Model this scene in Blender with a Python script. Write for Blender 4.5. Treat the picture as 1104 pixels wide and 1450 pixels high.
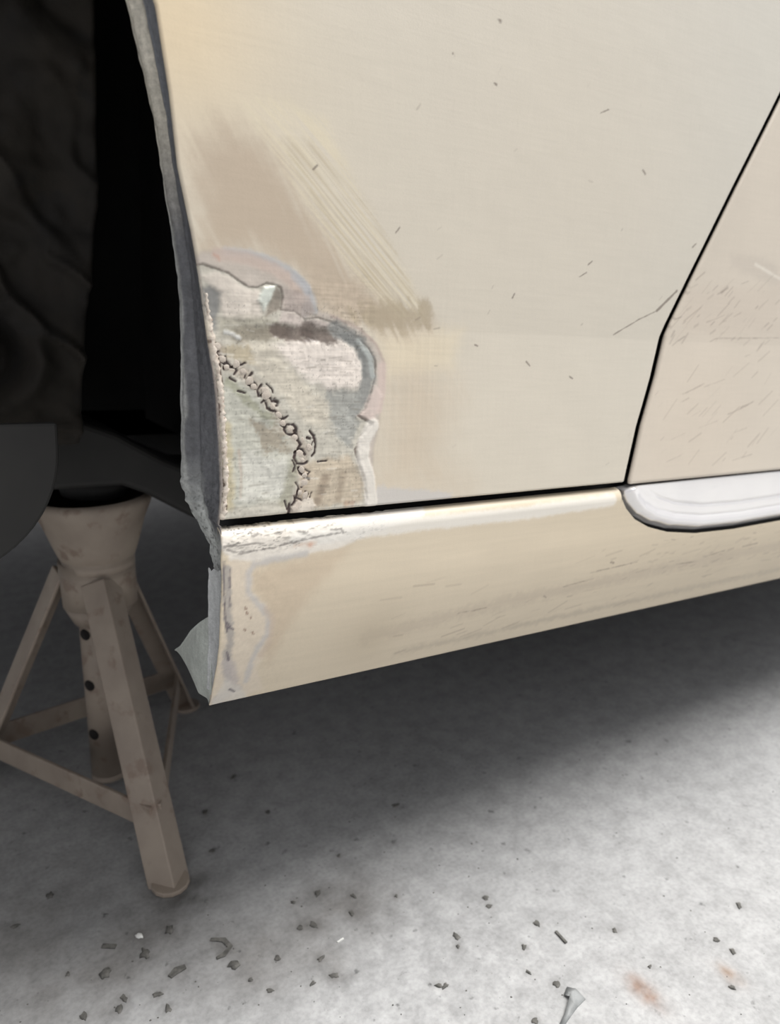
import bpy, math, random
import numpy as np
from mathutils import Vector, Matrix

for o in list(bpy.data.objects):
    bpy.data.objects.remove(o, do_unlink=True)
SC = bpy.context.scene
COL = SC.collection

# ------------------------------------------------------------------ camera
cam_data = bpy.data.cameras.new('camera')
cam_data.sensor_fit = 'AUTO'
cam_data.sensor_width = 36.0
cam_data.lens = 36.0 * 1100.0 / 1450.0
cam_data.clip_start = 0.02
cam = bpy.data.objects.new('camera', cam_data)
COL.objects.link(cam)
cam.location = (0, 0, 0.5)
cam.rotation_euler = (math.radians(90 - 16), 0, math.radians(58.1 - 90))
cam_data.dof.use_dof = True
cam_data.dof.focus_distance = 0.50
cam_data.dof.aperture_fstop = 6.5
SC.camera = cam

# ------------------------------------------------------------------ light
world = bpy.data.worlds.new('overcast_sky')
SC.world = world
world.use_nodes = True
wn, wl = world.node_tree.nodes, world.node_tree.links
wn.clear()
w_out = wn.new('ShaderNodeOutputWorld')
w_bg = wn.new('ShaderNodeBackground')
w_tc = wn.new('ShaderNodeTexCoord')
w_sep = wn.new('ShaderNodeSeparateXYZ')
w_ramp = wn.new('ShaderNodeValToRGB')
w_ramp.color_ramp.elements[0].position = 0.0
w_ramp.color_ramp.elements[0].color = (0.58, 0.58, 0.61, 1)
w_ramp.color_ramp.elements[1].position = 1.0
w_ramp.color_ramp.elements[1].color = (1.0, 1.0, 1.0, 1)
wl.new(w_tc.outputs['Generated'], w_sep.inputs[0])
wl.new(w_sep.outputs['Z'], w_ramp.inputs[0])
wl.new(w_ramp.outputs[0], w_bg.inputs['Color'])
w_bg.inputs['Strength'].default_value = 0.95
wl.new(w_bg.outputs[0], w_out.inputs[0])

sun_data = bpy.data.lights.new('soft_sun', 'SUN')
sun_data.energy = 6.2
sun_data.angle = math.radians(40)
sun_data.color = (1.0, 0.985, 0.96)
sun = bpy.data.objects.new('soft_sun', sun_data)
COL.objects.link(sun)
_el, _az = math.radians(63), math.radians(-15)      # towards the light
sd = Vector((math.cos(_el) * math.cos(_az), math.cos(_el) * math.sin(_az), math.sin(_el)))
sun.rotation_euler = sd.to_track_quat('Z', 'Y').to_euler()
sun.location = sd * 4

SC.view_settings.view_transform = 'Standard'
SC.view_settings.look = 'None'
SC.view_settings.exposure = 0.0
SC.view_settings.gamma = 1.0
SC.view_settings.use_curve_mapping = False

# ------------------------------------------------------------------ traced outlines of the marks, in panel millimetres
# (kind, colour, feather, opacity, wobble, height, width, points)
FENDER_MARKS=[('blob',(230,203,156),2,1,0,0,0,[(-11.5,390.0),(39.2,401.2)]),  # warm reflection at the upper left, painted in as a yellow tint
('blob',(219,204,176),2,0.45,0,0,0,[(47.6,367.8),(112.1,379.5)]),
('blob',(204,202,194),2,0.8,0,0,0,[(422.7,471.3),(839.9,559.3)]),
('blob',(209,200,184),2,0.7,0,0,0,[(237.7,371.4),(444.1,402.9)]),
('haze',(198,182,160),60,0.65,3,0,0,[(112.5,225.3),(140.6,232.6),(165.0,200.5),(154.7,162.5),(174.0,136.9),(109.1,139.0)]),
('fill',(222,208,180),16,0.55,2,0,0,[(102.7,240.3),(171.8,244.6),(164.1,219.3),(113.8,215.2)]),
('haze',(188,172,152),26,0.95,2,0,0,[(-13.6,333.2),(10.5,344.5),(27.5,339.4),(52.6,309.5),(86.3,275.1),(117.8,253.9),(140.0,246.1),(77.6,241.1),(58.3,251.0),(48.8,268.5),(26.7,281.9),(-3.6,281.4)]),
('streak',(217,206,181),10,0.8,2,0,0,[(14.6,358.4),(39.2,362.7),(65.4,356.3),(94.8,310.3),(142.4,251.5),(117.9,251.3),(86.3,275.1),(52.6,309.5)]),
('streak',(184,170,142),8,0.6,2,0,0,[(39.2,341.2),(56.6,343.8),(74.9,335.2),(105.0,303.4),(140.8,250.6),(123.3,251.5),(91.3,271.4),(61.7,306.7)]),
('haze',(172,158,134),10,0.75,3,0,0,[(87.2,250.3),(122.7,260.6),(142.6,256.9),(141.2,245.7),(97.6,242.3)]),
('fill',(196,192,188),4,0.8,2,0,0,[(99.5,134.6),(107.4,142.4),(168.0,133.3),(168.4,126.2),(99.6,126.2)]),
('fill',(188,176,160),5,0.9,1,0,0,[(-12.3,274.8),(-7.2,278.5),(5.8,280.3),(19.2,280.1),(31.5,277.7),(44.3,273.0),(54.2,266.6),(58.6,258.9),(61.3,251.7),(71.7,249.2),(91.5,242.4),(103.7,233.5),(109.6,222.6),(109.9,206.5),(108.3,193.6),(106.6,180.5),(103.1,165.8),(103.4,149.1),(105.7,133.8),(103.8,127.9),(1.6,129.7),(-0.7,163.0),(-1.0,213.7),(-3.3,241.6),(-8.2,261.8)]),
('fill',(191,181,170),3,1,0.6,-0.1,0,[(-12.3,274.8),(-7.2,278.5),(5.8,280.3),(19.2,280.1),(31.5,277.7),(44.3,273.0),(54.2,266.6),(58.6,258.9),(61.3,251.7),(71.7,249.2),(91.5,242.4),(103.7,233.5),(109.6,222.6),(109.9,206.5),(108.3,193.6),(106.6,180.5),(103.1,165.8),(103.4,149.1),(105.7,133.8),(103.8,127.9),(1.6,129.7),(-0.7,163.0),(-1.0,213.7),(-3.3,241.6),(-8.2,261.8)]),
('line',(184,185,186),3,0.8,0.8,0,4.5,[(5.8,280.0),(19.2,280.1),(31.5,277.7),(44.3,273.0),(54.2,265.9),(59.1,257.5),(60.4,251.6)]),
('line',(196,178,166),4,0.8,0.5,0,7,[(1.4,278.6),(19.2,277.4),(34.7,273.0),(46.0,266.8),(51.1,258.5)]),
('line',(176,176,178),3,0.7,0.5,0,5,[(47.6,269.7),(55.1,263.8),(57.0,255.9),(54.6,249.9)]),
('line',(180,160,150),2,0.6,0.4,0,2,[(71.7,248.9),(91.5,242.1),(103.7,233.2),(110.2,221.8),(110.5,206.5)]),
('line',(206,188,178),3,0.9,0.5,0,6,[(108.7,219.4),(109.0,204.9),(106.4,192.0)]),
('line',(190,150,132),2,0.6,0.4,0,2,[(-0.8,277.7),(1.4,277.0),(2.1,275.3)]),
('fill',(192,187,174),1.2,1,0.5,-0.5,0,[(-12.3,270.8),(-7.3,272.5),(-0.1,270.7),(7.2,268.9),(13.2,265.3),(19.2,262.2),(24.6,262.3),(30.1,265.0),(36.4,264.3),(39.3,262.8),(40.5,257.8),(39.0,250.6),(47.9,250.3),(54.7,246.2),(63.1,247.3),(71.8,245.5),(80.7,242.0),(91.6,236.3),(99.1,230.2),(103.9,222.5),(104.1,212.9),(101.4,203.3),(96.9,192.1),(92.3,188.2),(101.8,183.1),(94.4,176.0),(89.8,166.4),(92.7,158.0),(96.7,147.9),(98.9,134.3),(98.7,125.0),(3.2,128.0),(0.8,162.9),(-0.0,192.3),(-1.0,213.7),(-2.2,227.8),(-3.6,241.6),(-7.5,255.1)]),
('line',(150,144,134),2,0.8,0.4,0,2,[(61.4,225.6),(63.6,223.3)]),
('line',(112,102,92),1.0,0.75,0.5,-0.3,1.1,[(-12.3,270.8),(-7.3,272.5),(-0.1,270.7),(7.2,268.9),(13.2,265.3),(19.2,262.2),(24.6,262.3),(30.1,265.0),(36.4,264.3),(39.3,262.8),(40.5,257.8),(39.0,250.6),(47.9,250.3),(54.7,246.2),(63.1,247.3),(71.8,245.5),(80.7,242.0),(91.6,236.3),(99.1,230.2),(103.9,222.5),(104.1,212.9),(101.4,203.3),(96.9,192.1),(92.3,188.2),(101.8,183.1),(94.4,176.0),(89.8,166.4),(92.7,158.0),(96.7,147.9),(98.9,134.3)]),
('fill',(210,201,189),4,1,1,0.4,0,[(-7.4,265.9),(-0.2,269.1),(7.2,267.6),(16.2,261.3),(25.4,260.5),(27.1,245.7),(16.2,243.1),(4.1,243.3),(1.2,258.3)]),
('fill',(128,128,126),4,0.9,1,-0.4,0,[(-8.0,260.2),(-3.1,261.5),(3.0,257.8),(1.9,248.8),(-1.2,236.2),(-4.4,244.3)]),
('fill',(166,161,146),5,0.9,1,0,0,[(1.1,244.6),(28.6,246.5),(38.3,241.9),(41.5,238.4),(16.1,236.1),(2.4,234.9)]),
('fill',(206,210,200),3,1,0.5,1.2,0,[(28.5,262.5),(36.4,264.3),(33.6,256.0),(28.3,249.4),(24.7,255.5)]),  # highlight on the raised nub, painted into the colour
('fill',(138,129,117),3,0.9,0.5,-0.6,0,[(36.1,263.0),(40.0,260.7),(39.4,250.6),(29.9,246.1),(32.0,254.5)]),  # shaded right side of the nub, painted darker
('fill',(178,165,157),3,0.8,1,0,0,[(40.6,262.9),(57.7,259.6),(61.3,250.2),(54.6,247.7),(41.4,250.7)]),
('fill',(196,184,176),3,0.9,0.6,0.4,0,[(39.8,249.9),(47.9,249.9),(54.7,245.8),(63.1,246.6),(71.8,244.7),(78.9,241.7),(54.7,240.8),(38.3,243.3)]),
('fill',(224,214,204),7,0.95,2,0.3,0,[(31.7,230.1),(54.7,234.4),(79.0,235.6),(91.7,230.1),(98.4,216.1),(94.3,205.7),(72.1,204.2),(54.7,212.6)]),
('fill',(201,193,177),6,0.8,2,0,0,[(14.5,233.9),(34.9,230.2),(54.7,208.1),(72.2,194.1),(68.7,181.6),(54.7,185.1),(41.3,200.6),(23.6,215.4)]),
('line',(140,132,116),5,0.85,1.5,-0.5,8,[(13.0,235.5),(27.0,236.6),(41.5,237.6)]),
('line',(106,92,84),4,0.85,1.5,-0.8,9,[(36.6,238.9),(43.1,237.4),(49.7,236.7),(56.4,236.7)]),
('line',(104,92,84),4,0.9,1.5,-0.8,10,[(56.4,238.9),(65.0,237.2),(72.8,236.4)]),
('line',(143,143,139),4,0.95,1.5,-0.5,9,[(75.4,241.5),(82.5,237.5),(91.6,233.2),(98.2,223.2),(99.4,211.3),(94.4,198.6),(88.5,190.7)]),
('line',(176,180,176),2.5,0.8,0.8,0.5,4,[(91.6,233.9),(100.1,224.8),(102.2,212.9)]),
('line',(112,114,112),3,0.6,1,0,4,[(80.7,238.2),(90.7,231.6),(95.9,220.8),(97.1,212.9)]),
('fill',(159,159,153),5,0.9,2,-0.3,0,[(68.6,203.5),(93.9,204.9),(96.3,193.7),(88.6,188.2),(92.7,183.8),(87.0,168.1),(75.9,175.0),(72.2,190.9)]),
('fill',(206,190,181),3,0.9,1,0.3,0,[(96.0,192.1),(104.2,206.5),(109.1,200.0),(102.8,183.1),(92.3,188.2)]),
('line',(120,108,98),1.4,0.8,0.6,-0.5,1.8,[(92.3,188.3),(102.8,183.1),(94.4,175.2),(90.4,166.4),(93.1,158.0),(97.1,147.8),(99.2,134.3)]),
('line',(220,214,204),2.5,1,0.6,0.5,9,[(102.2,181.9),(96.3,171.8),(95.5,161.2),(100.2,147.6),(102.2,132.3)]),
('fill',(190,176,155),5,0.9,2,0,0,[(54.7,160.1),(87.1,163.2),(96.3,147.9),(97.0,132.8),(65.4,131.2),(47.7,134.3)]),
('line',(146,130,112),4,0.7,1,0,6,[(68.9,149.6),(63.5,135.4)]),
('line',(150,136,118),4,0.6,1,0,5,[(81.6,152.1),(78.1,135.9)]),
('fill',(186,185,173),5,0.9,2,0,0,[(3.4,212.4),(18.7,206.6),(41.2,185.4),(47.8,163.6),(44.3,137.8),(4.9,136.3),(2.7,177.6)]),
('fill',(210,208,198),6,0.8,3,0,0,[(14.2,169.7),(41.0,162.3),(41.7,140.3),(14.5,138.6)]),
('fill',(148,134,114),6,0.65,4,0,0,[(21.6,185.9),(41.1,180.9),(46.5,166.8),(27.8,169.1)]),
('line',(146,146,124),4,0.7,2,0,5,[(7.2,209.5),(15.5,201.5),(23.3,193.3),(34.6,187.1)]),
('line',(120,120,104),2,0.7,1,0,2,[(21.6,189.2),(34.6,187.9)]),
('line',(194,183,152),4,0.85,1.5,0,6,[(5.1,183.4),(5.5,167.2),(6.0,153.7),(5.7,137.8)]),
('line',(180,150,132),2,0.35,1,0,2,[(12.6,169.8),(13.5,154.7),(12.9,142.5)]),
('fill',(168,154,126),4,0.7,2,0,0,[(0.8,229.3),(19.1,229.7),(25.2,218.3),(12.8,221.0),(3.7,223.7)]),
('line',(206,206,202),2,0.8,1,0.6,3,[(5.5,236.7),(10.0,235.9),(13.0,234.1)]),
('line',(150,146,124),4,0.6,1,0,7,[(40.9,137.2),(46.1,151.1),(47.8,160.4)]),
('line',(176,140,116),3,0.5,1.5,0,3,[(83.7,132.5),(89.3,132.5)]),
('fill',(222,212,198),2,0.9,1,0.4,0,[(46.0,130.4),(47.7,136.7),(58.2,139.1),(63.6,132.2),(54.7,129.7)]),
('line',(158,138,122),6,0.45,3,0,5,[(-0.8,229.7),(5.8,219.7),(15.6,214.3),(25.8,204.8),(31.9,197.0),(39.3,186.1),(45.8,180.0),(54.7,167.5),(52.4,158.4),(54.7,151.1),(50.2,141.0),(44.5,127.9)]),
('line',(60,44,40),0.7,1,0.5,-0.7,2.25,[(-1.8,230.6),(0.1,229.2),(-0.7,227.0),(1.0,226.1)]),
('line',(60,44,40),0.7,1,0.5,-0.7,1.875,[(4.9,223.4),(5.3,221.1),(7.7,217.9),(10.2,217.5),(13.2,219.4)]),
('line',(60,44,40),0.7,1,0.5,-0.7,1.625,[(6.7,217.0),(9.7,217.5),(14.7,218.9),(16.8,219.9)]),
('line',(60,44,40),0.7,1,0.5,-0.7,1.875,[(21.2,214.3),(19.2,211.9),(18.1,210.5),(19.1,207.7),(21.1,206.7)]),
('line',(60,44,40),0.7,1,0.5,-0.7,2.125,[(26.8,207.5),(24.2,204.3),(25.2,201.0),(27.8,201.9)]),
('line',(60,44,40),0.7,1,0.5,-0.7,1.5,[(30.0,208.1),(33.3,205.3),(34.1,202.8)]),
('line',(60,44,40),0.7,1,0.5,-0.7,2.5,[(26.7,197.1),(31.5,200.9),(33.5,198.0),(36.7,198.1)]),
('line',(60,44,40),0.7,1,0.5,-0.7,1.875,[(29.3,197.1),(30.3,194.1),(33.5,192.6),(35.6,192.1),(36.1,189.6)]),
('line',(60,44,40),0.7,1,0.5,-0.7,1.875,[(43.1,189.0),(39.9,187.1),(38.8,184.2),(41.5,182.1)]),
('line',(60,44,40),0.7,1,0.5,-0.7,2.125,[(41.5,181.6),(42.6,184.0),(47.0,183.9),(49.1,181.4),(48.6,178.4),(45.8,177.5),(42.5,178.6),(41.3,181.1)]),
('line',(60,44,40),0.7,1,0.5,-0.7,2.75,[(48.0,179.9),(49.7,174.8)]),
('line',(60,44,40),0.7,1,0.5,-0.7,2.125,[(58.1,179.6),(60.6,177.0),(62.1,171.3),(61.5,166.2),(59.8,164.2)]),
('line',(60,44,40),0.7,1,0.5,-0.7,2.5,[(56.4,175.6),(58.1,175.0)]),
('line',(60,44,40),0.7,1,0.5,-0.7,2.5,[(48.0,166.8),(52.5,168.6),(54.7,165.5)]),
('line',(60,44,40),0.7,1,0.5,-0.7,2.125,[(48.6,166.8),(47.4,163.8),(49.1,160.1),(54.7,159.8),(56.4,160.8)]),
('line',(60,44,40),0.7,1,0.5,-0.7,2.125,[(50.2,157.5),(51.3,154.4),(57.5,149.8)]),
('line',(60,44,40),0.7,1,0.5,-0.7,1.75,[(53.0,147.5),(52.4,145.5)]),
('line',(60,44,40),0.7,1,0.5,-0.7,1.75,[(50.2,144.1),(48.8,139.0),(52.4,137.2)]),
('line',(60,44,40),0.7,1,0.5,-0.7,1.25,[(59.3,141.4),(58.1,138.3)]),
('line',(60,44,40),0.7,1,0.5,-0.7,2.25,[(44.5,135.2),(43.9,128.0)]),
('line',(60,44,40),0.7,1,0.5,-0.7,1.75,[(63.8,160.4),(69.6,160.6)]),
('line',(60,44,40),0.7,1,0.5,-0.7,1.875,[(12.4,203.9),(16.5,202.9)]),
('line',(60,44,40),0.7,1,0.5,-0.7,2.0,[(7.6,211.4),(11.0,209.5)]),
('line',(60,44,40),0.7,1,0.5,-0.7,1.875,[(0.0,224.7),(1.4,222.4),(0.4,220.1),(1.8,217.8)]),
('line',(60,44,40),0.7,1,0.5,-0.7,1.75,[(2.9,221.1),(4.8,218.8),(4.2,216.5)]),
('line',(60,44,40),0.7,1,0.5,-0.7,1.625,[(10.7,217.5),(11.7,215.6),(10.1,213.3)]),
('line',(60,44,40),0.7,1,0.5,-0.7,1.625,[(15.2,214.7),(17.2,213.3),(16.6,211.4)]),
('line',(60,44,40),0.7,1,0.5,-0.7,1.5,[(22.2,209.1),(23.7,207.2),(22.9,205.3)]),
('line',(60,44,40),0.7,1,0.5,-0.7,1.875,[(35.1,198.9),(37.3,197.0),(36.2,195.0)]),
('line',(60,44,40),0.7,1,0.5,-0.7,1.75,[(37.2,189.6),(39.3,188.1)]),
('line',(60,44,40),0.7,1,0.5,-0.7,2.0,[(50.2,173.8),(51.9,171.7),(50.2,169.2)]),
('line',(60,44,40),0.7,1,0.5,-0.7,1.5,[(60.4,173.4),(59.2,170.9)]),
('line',(60,44,40),0.7,1,0.5,-0.7,1.875,[(46.3,162.3),(48.0,158.6),(46.8,155.6)]),
('line',(60,44,40),0.7,1,0.5,-0.7,1.75,[(54.7,156.2),(58.1,154.5),(56.4,152.5)]),
('line',(60,44,40),0.7,1,0.5,-0.7,1.875,[(48.5,148.4),(50.2,145.7)]),
('line',(60,44,40),0.7,1,0.5,-0.7,2.0,[(47.4,140.2),(48.5,137.0),(46.2,134.6)]),
('line',(60,44,40),0.7,1,0.5,-0.7,1.25,[(54.7,142.7),(57.0,140.5),(55.8,138.0)]),
('line',(60,44,40),0.7,1,0.5,-0.7,1.75,[(41.2,137.6),(42.8,132.2)]),
('line',(92,72,62),1,0.9,0.8,0,1.8,[(-2.8,232.0),(-0.7,228.5),(2.5,223.7),(1.7,216.6),(2.4,206.6),(1.2,193.7),(3.4,183.5),(3.6,162.8),(3.0,147.8),(3.9,135.6)]),
('line',(120,108,98),0.8,0.8,0.4,0,1.4,[(282.4,396.7),(290.4,400.4)]),
('line',(120,108,98),0.8,0.8,0.4,0,2,[(330.8,365.6),(333.5,363.5)]),
('line',(120,108,98),0.8,0.8,0.4,0,1.2,[(282.4,294.4),(286.4,297.2)]),
('line',(120,108,98),0.8,0.8,0.4,0,1.1,[(316.7,245.6),(344.1,258.4),(363.4,265.8)]),
('line',(120,108,98),0.8,0.8,0.4,0,2.5,[(363.4,265.8),(374.6,274.6),(384.3,282.2)]),
('line',(120,108,98),0.8,0.8,0.4,0,1.5,[(375.0,249.8),(389.1,275.4)]),
('line',(120,108,98),0.8,0.8,0.4,0,1.3,[(397.0,316.9),(400.8,319.9)]),
('line',(120,108,98),0.8,0.8,0.4,0,1.3,[(229.9,224.0),(233.5,221.1)]),
('line',(120,108,98),0.8,0.8,0.4,0,1.4,[(212.8,267.0),(214.5,270.0)]),
('line',(120,108,98),0.8,0.8,0.4,0,1.3,[(58.1,329.1),(60.8,331.8)]),
('line',(120,108,98),0.8,0.8,0.4,0,1.2,[(115.4,300.3),(118.3,303.9)]),
('line',(120,108,98),0.8,0.8,0.4,0,1,[(275.0,285.5),(281.7,288.9)]),
('line',(120,108,98),0.8,0.8,0.4,0,1.6,[(186.3,397.9),(188.1,397.4)]),
('line',(120,108,98),0.8,0.8,0.4,0,2,[(187.3,434.8),(189.0,434.4)]),
('line',(120,108,98),0.8,0.8,0.4,0,1.2,[(152.1,408.6),(154.3,407.5)]),
('line',(120,108,98),0.8,0.8,0.4,0,1.5,[(273.3,213.8),(276.4,212.3)]),
('line',(120,108,98),0.8,0.8,0.4,0,1.4,[(182.6,234.6),(185.1,233.8)])]
ROCKER_MARKS=[('fill',(190,170,145),12,0.85,3,0,0,[(20.3,95.8),(54.4,101.5),(87.4,104.4),(76.7,91.8),(55.3,70.5),(42.5,47.5),(35.1,28.4),(28.0,38.5),(34.4,56.7),(29.0,71.3),(18.7,82.9)]),
('blob',(213,200,178),2,0.5,0,0,0,[(158.5,82.4),(368.1,55.6)]),
('fill',(212,199,180),4,0.95,1,0,0,[(4.8,106.7),(18.6,102.6),(17.9,83.0),(29.0,72.1),(32.6,60.4),(31.0,42.0),(27.6,25.9),(35.4,5.4),(5.4,-0.0),(-0.9,6.7),(2.5,55.6)]),
('fill',(224,217,206),3,1,1,0,0,[(0.8,123.0),(42.8,122.7),(87.5,123.8),(148.2,124.8),(143.9,118.6),(102.5,111.5),(79.9,104.4),(40.4,102.3),(20.2,102.0),(5.6,105.0),(-0.7,112.9)]),
('line',(228,224,216),4,0.8,1,0,10,[(48.4,113.1),(144.1,114.2),(233.5,113.2),(328.6,115.8)]),  # bright highlight along the rolled lip, painted as a pale line
('line',(188,184,180),3.5,0.8,1,0,4,[(54.4,103.1),(33.6,101.8),(20.2,100.4),(16.7,94.7),(16.8,83.2),(25.2,71.9),(30.8,64.2),(31.4,51.7),(25.6,43.1),(22.3,31.6),(21.5,16.4)]),
('line',(196,178,160),3,0.6,0.8,0,4,[(29.0,70.4),(34.3,60.1),(33.1,45.5),(28.4,36.4)]),
('line',(152,148,145),3,0.75,1.6,0,5,[(2.7,99.8),(3.7,78.6),(4.6,65.3),(6.2,54.8),(5.5,35.6),(10.9,12.5)]),
('line',(180,172,168),5,0.8,1.5,0,8,[(6.4,35.4),(14.6,11.4),(4.5,5.1)]),
('fill',(206,200,190),4,0.8,1,0,0,[(6.6,22.6),(21.1,9.6),(27.2,-3.1),(0.2,0.4)]),
('line',(88,80,88),1,0.85,0.5,0,1.5,[(1.2,104.7),(1.2,88.7),(1.8,77.3)]),
('line',(88,80,88),1,0.85,0.5,0,1.0,[(4.8,99.5),(4.7,85.0),(5.4,75.9)]),
('line',(88,80,88),1,0.85,0.5,0,1.6,[(1.7,77.3),(2.5,65.6),(4.1,58.7)]),
('line',(88,80,88),1,0.85,0.5,0,1.6,[(4.9,61.9),(8.2,59.6)]),
('line',(88,80,88),1,0.85,0.5,0,1.2,[(3.3,65.5),(5.7,62.6),(4.1,60.4)]),
('line',(88,80,88),1,0.85,0.5,0,1.4,[(5.3,43.7),(6.9,37.3)]),
('line',(88,80,88),1,0.85,0.5,0,1.8,[(10.9,12.5),(15.0,9.0)]),
('line',(96,90,87),1,0.6,0.9,0,1.6,[(1.6,113.4),(5.6,114.0),(10.4,113.2),(15.2,113.4),(20.1,113.7),(26.7,112.9)]),
('line',(96,90,87),1,0.6,0.9,0,1.2000000000000002,[(3.2,111.6),(8.8,109.4),(13.6,109.6)]),
('line',(96,90,87),1,0.6,0.9,0,0.8800000000000001,[(10.4,108.1),(20.1,109.2),(33.5,109.7),(47.1,111.5),(64.9,113.7),(83.3,114.3)]),
('line',(96,90,87),1,0.6,0.9,0,2.08,[(19.8,118.2),(23.3,119.2),(25.6,118.3)]),
('line',(96,90,87),1,0.6,0.9,0,0.96,[(27.1,117.5),(33.9,118.3),(40.9,119.1)]),
('line',(96,90,87),1,0.6,0.9,0,0.96,[(47.7,118.5),(54.4,117.1)]),
('line',(96,90,87),1,0.6,0.9,0,1.2800000000000002,[(72.4,116.9),(79.8,117.0),(81.4,113.7)]),
('line',(96,90,87),1,0.6,0.9,0,1.1199999999999999,[(40.2,111.4),(54.1,113.2)]),
('line',(206,176,152),3,0.5,1,0,3,[(47.2,109.0),(54.2,109.9),(61.4,109.1)]),
('line',(130,100,84),0.9,0.8,0.3,0,1.5,[(15.2,73.5),(15.5,72.1)]),
('line',(130,100,84),0.9,0.8,0.3,0,1.5,[(16.0,70.0),(16.5,68.9)]),
('line',(130,100,84),0.9,0.8,0.3,0,1.5,[(15.3,58.4),(15.8,57.4)]),
('line',(130,100,84),0.9,0.8,0.3,0,1.5,[(20.8,55.3),(21.6,53.6)]),
('line',(130,100,84),0.9,0.8,0.3,0,1.5,[(18.6,66.2),(18.9,65.5)]),
('blob',(206,150,120),2,0.6,0,0,0,[(57.8,108.6),(59.6,108.4)]),
('line',(188,174,155),9,0.5,4,0,10,[(107.4,32.9),(217.5,40.9),(373.3,44.5),(591.4,47.6)]),  # dirt smear that also paints in the darker shading band
('line',(176,164,146),6,0.5,3,0,5,[(137.3,12.9),(305.8,14.2),(613.5,15.4)]),
('blob',(186,172,148),2,0.45,0,0,0,[(110.9,33.0),(135.9,27.6)]),
('line',(130,116,104),0.9,0.7,0.5,0,2.5,[(338.4,61.3),(342.0,60.3)]),
('line',(130,116,104),0.9,0.7,0.5,0,1.6,[(270.0,40.3),(273.1,38.4)]),
('line',(130,116,104),0.9,0.7,0.5,0,0.9,[(289.0,45.9),(312.2,47.6)]),
('line',(130,116,104),0.9,0.7,0.5,0,0.9,[(317.4,54.8),(372.1,57.1)]),
('line',(130,116,104),0.9,0.7,0.5,0,1,[(466.5,49.6),(496.0,53.2)]),
('line',(130,116,104),0.9,0.7,0.5,0,1.6,[(523.1,53.6),(545.2,54.7)]),
('line',(130,116,104),0.9,0.7,0.5,0,0.8,[(427.7,47.5),(458.3,46.2)]),
('line',(130,116,104),0.9,0.7,0.5,0,0.8,[(184.5,39.3),(211.2,39.5)])]
DOOR_MARKS=[('line',(122,108,98),0.9,0.8,0.4,0,1.3,[(427.0,259.6),(438.8,262.9),(449.6,266.4)]),
('line',(122,108,98),0.9,0.8,0.4,0,1.3,[(462.8,265.6),(471.5,269.3)]),
('line',(122,108,98),0.9,0.5,0.4,0,1.4,[(446.3,260.4),(453.0,261.8)]),
('line',(122,108,98),0.9,0.7,0.4,0,1.6,[(436.7,282.9),(443.1,285.1)]),
('line',(122,108,98),0.9,0.7,0.4,0,1.1,[(435.1,243.7),(441.4,246.3),(444.7,246.8)]),
('line',(122,108,98),0.9,0.5,0.4,0,1.0,[(447.1,246.9),(533.7,250.0)]),
('line',(122,108,98),0.9,0.8,0.4,0,1.3,[(405.8,199.9),(419.6,204.1),(432.6,208.7)]),
('line',(122,108,98),0.9,0.7,0.4,0,1.2,[(403.9,193.1),(414.0,196.6)]),
('line',(122,108,98),0.9,0.5,0.4,0,0.9,[(433.0,205.8),(460.2,212.4)]),
('line',(122,108,98),0.9,0.7,0.4,0,1.2,[(470.2,181.8),(489.2,186.8),(505.9,192.7)]),
('line',(122,108,98),0.9,0.6,0.4,0,1.7,[(487.8,187.6),(498.7,190.2)]),
('line',(122,108,98),0.9,0.5,0.4,0,1.0,[(395.8,161.9),(413.9,167.0)]),
('line',(122,108,98),0.9,0.5,0.4,0,1.0,[(431.5,170.9),(456.5,176.4)]),
('line',(122,108,98),0.9,0.7,0.4,0,1.2,[(392.9,143.2),(413.1,148.8)]),
('line',(122,108,98),0.9,0.5,0.4,0,1.2,[(484.8,140.0),(512.3,144.1)]),
('line',(122,108,98),0.9,0.5,0.4,0,1.2,[(467.1,293.2),(476.1,295.9)]),
('line',(122,108,98),0.9,0.4,0.4,0,1.1,[(486.0,232.6),(493.2,234.2)]),
('line',(122,108,98),0.9,0.4,0.4,0,1,[(482.9,165.5),(500.0,168.9)]),
('line',(122,108,98),0.9,0.4,0.4,0,1,[(420.8,181.4),(431.6,185.5)]),
('fill',(196,186,173),10,0.6,3,0,0,[(447.9,315.9),(495.7,317.1),(518.0,308.9),(521.7,294.6),(485.1,299.3),(450.2,305.2)]),
('line',(226,219,206),2,0.8,0.6,0,3,[(482.4,310.4),(498.2,306.7),(521.3,301.1)]),
('fill',(204,192,177),14,0.6,4,0,0,[(396.9,282.6),(521.3,296.0),(533.1,251.8),(394.8,250.1)]),
('blob',(212,199,182),2,0.6,0,0,0,[(417.4,158.1),(515.7,154.3)])]
WELD=[(0.1,228.8),(3.1,222.0),(5.9,217.4),(11.7,219.4),(15.7,215.2),(19.6,210.0),(21.6,206.7),(28.9,204.3),(29.9,201.4),(33.5,195.1),(37.2,190.1),(39.9,185.1),(44.7,181.0),(48.0,175.9),(53.0,174.7),(57.5,169.4),(51.3,165.6),(53.0,162.0),(52.4,156.6),(54.7,152.6),(54.1,148.0),(51.3,142.0),(54.7,139.6),(47.9,131.8)]
SILL_CURVE=[(339.9,122.6),(339.4,116.7),(346.2,107.4),(359.3,96.5),(377.7,87.9),(403.7,80.8),(443.4,75.4),(500.6,73.6),(572.8,74.9),(668.8,76.6)]
DOOR_EDGE=[(493.3,449.8),(442.0,366.1),(404.4,301.2),(379.0,255.5),(374.7,246.4),(367.3,213.2),(355.3,173.6),(346.2,129.5)]
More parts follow.
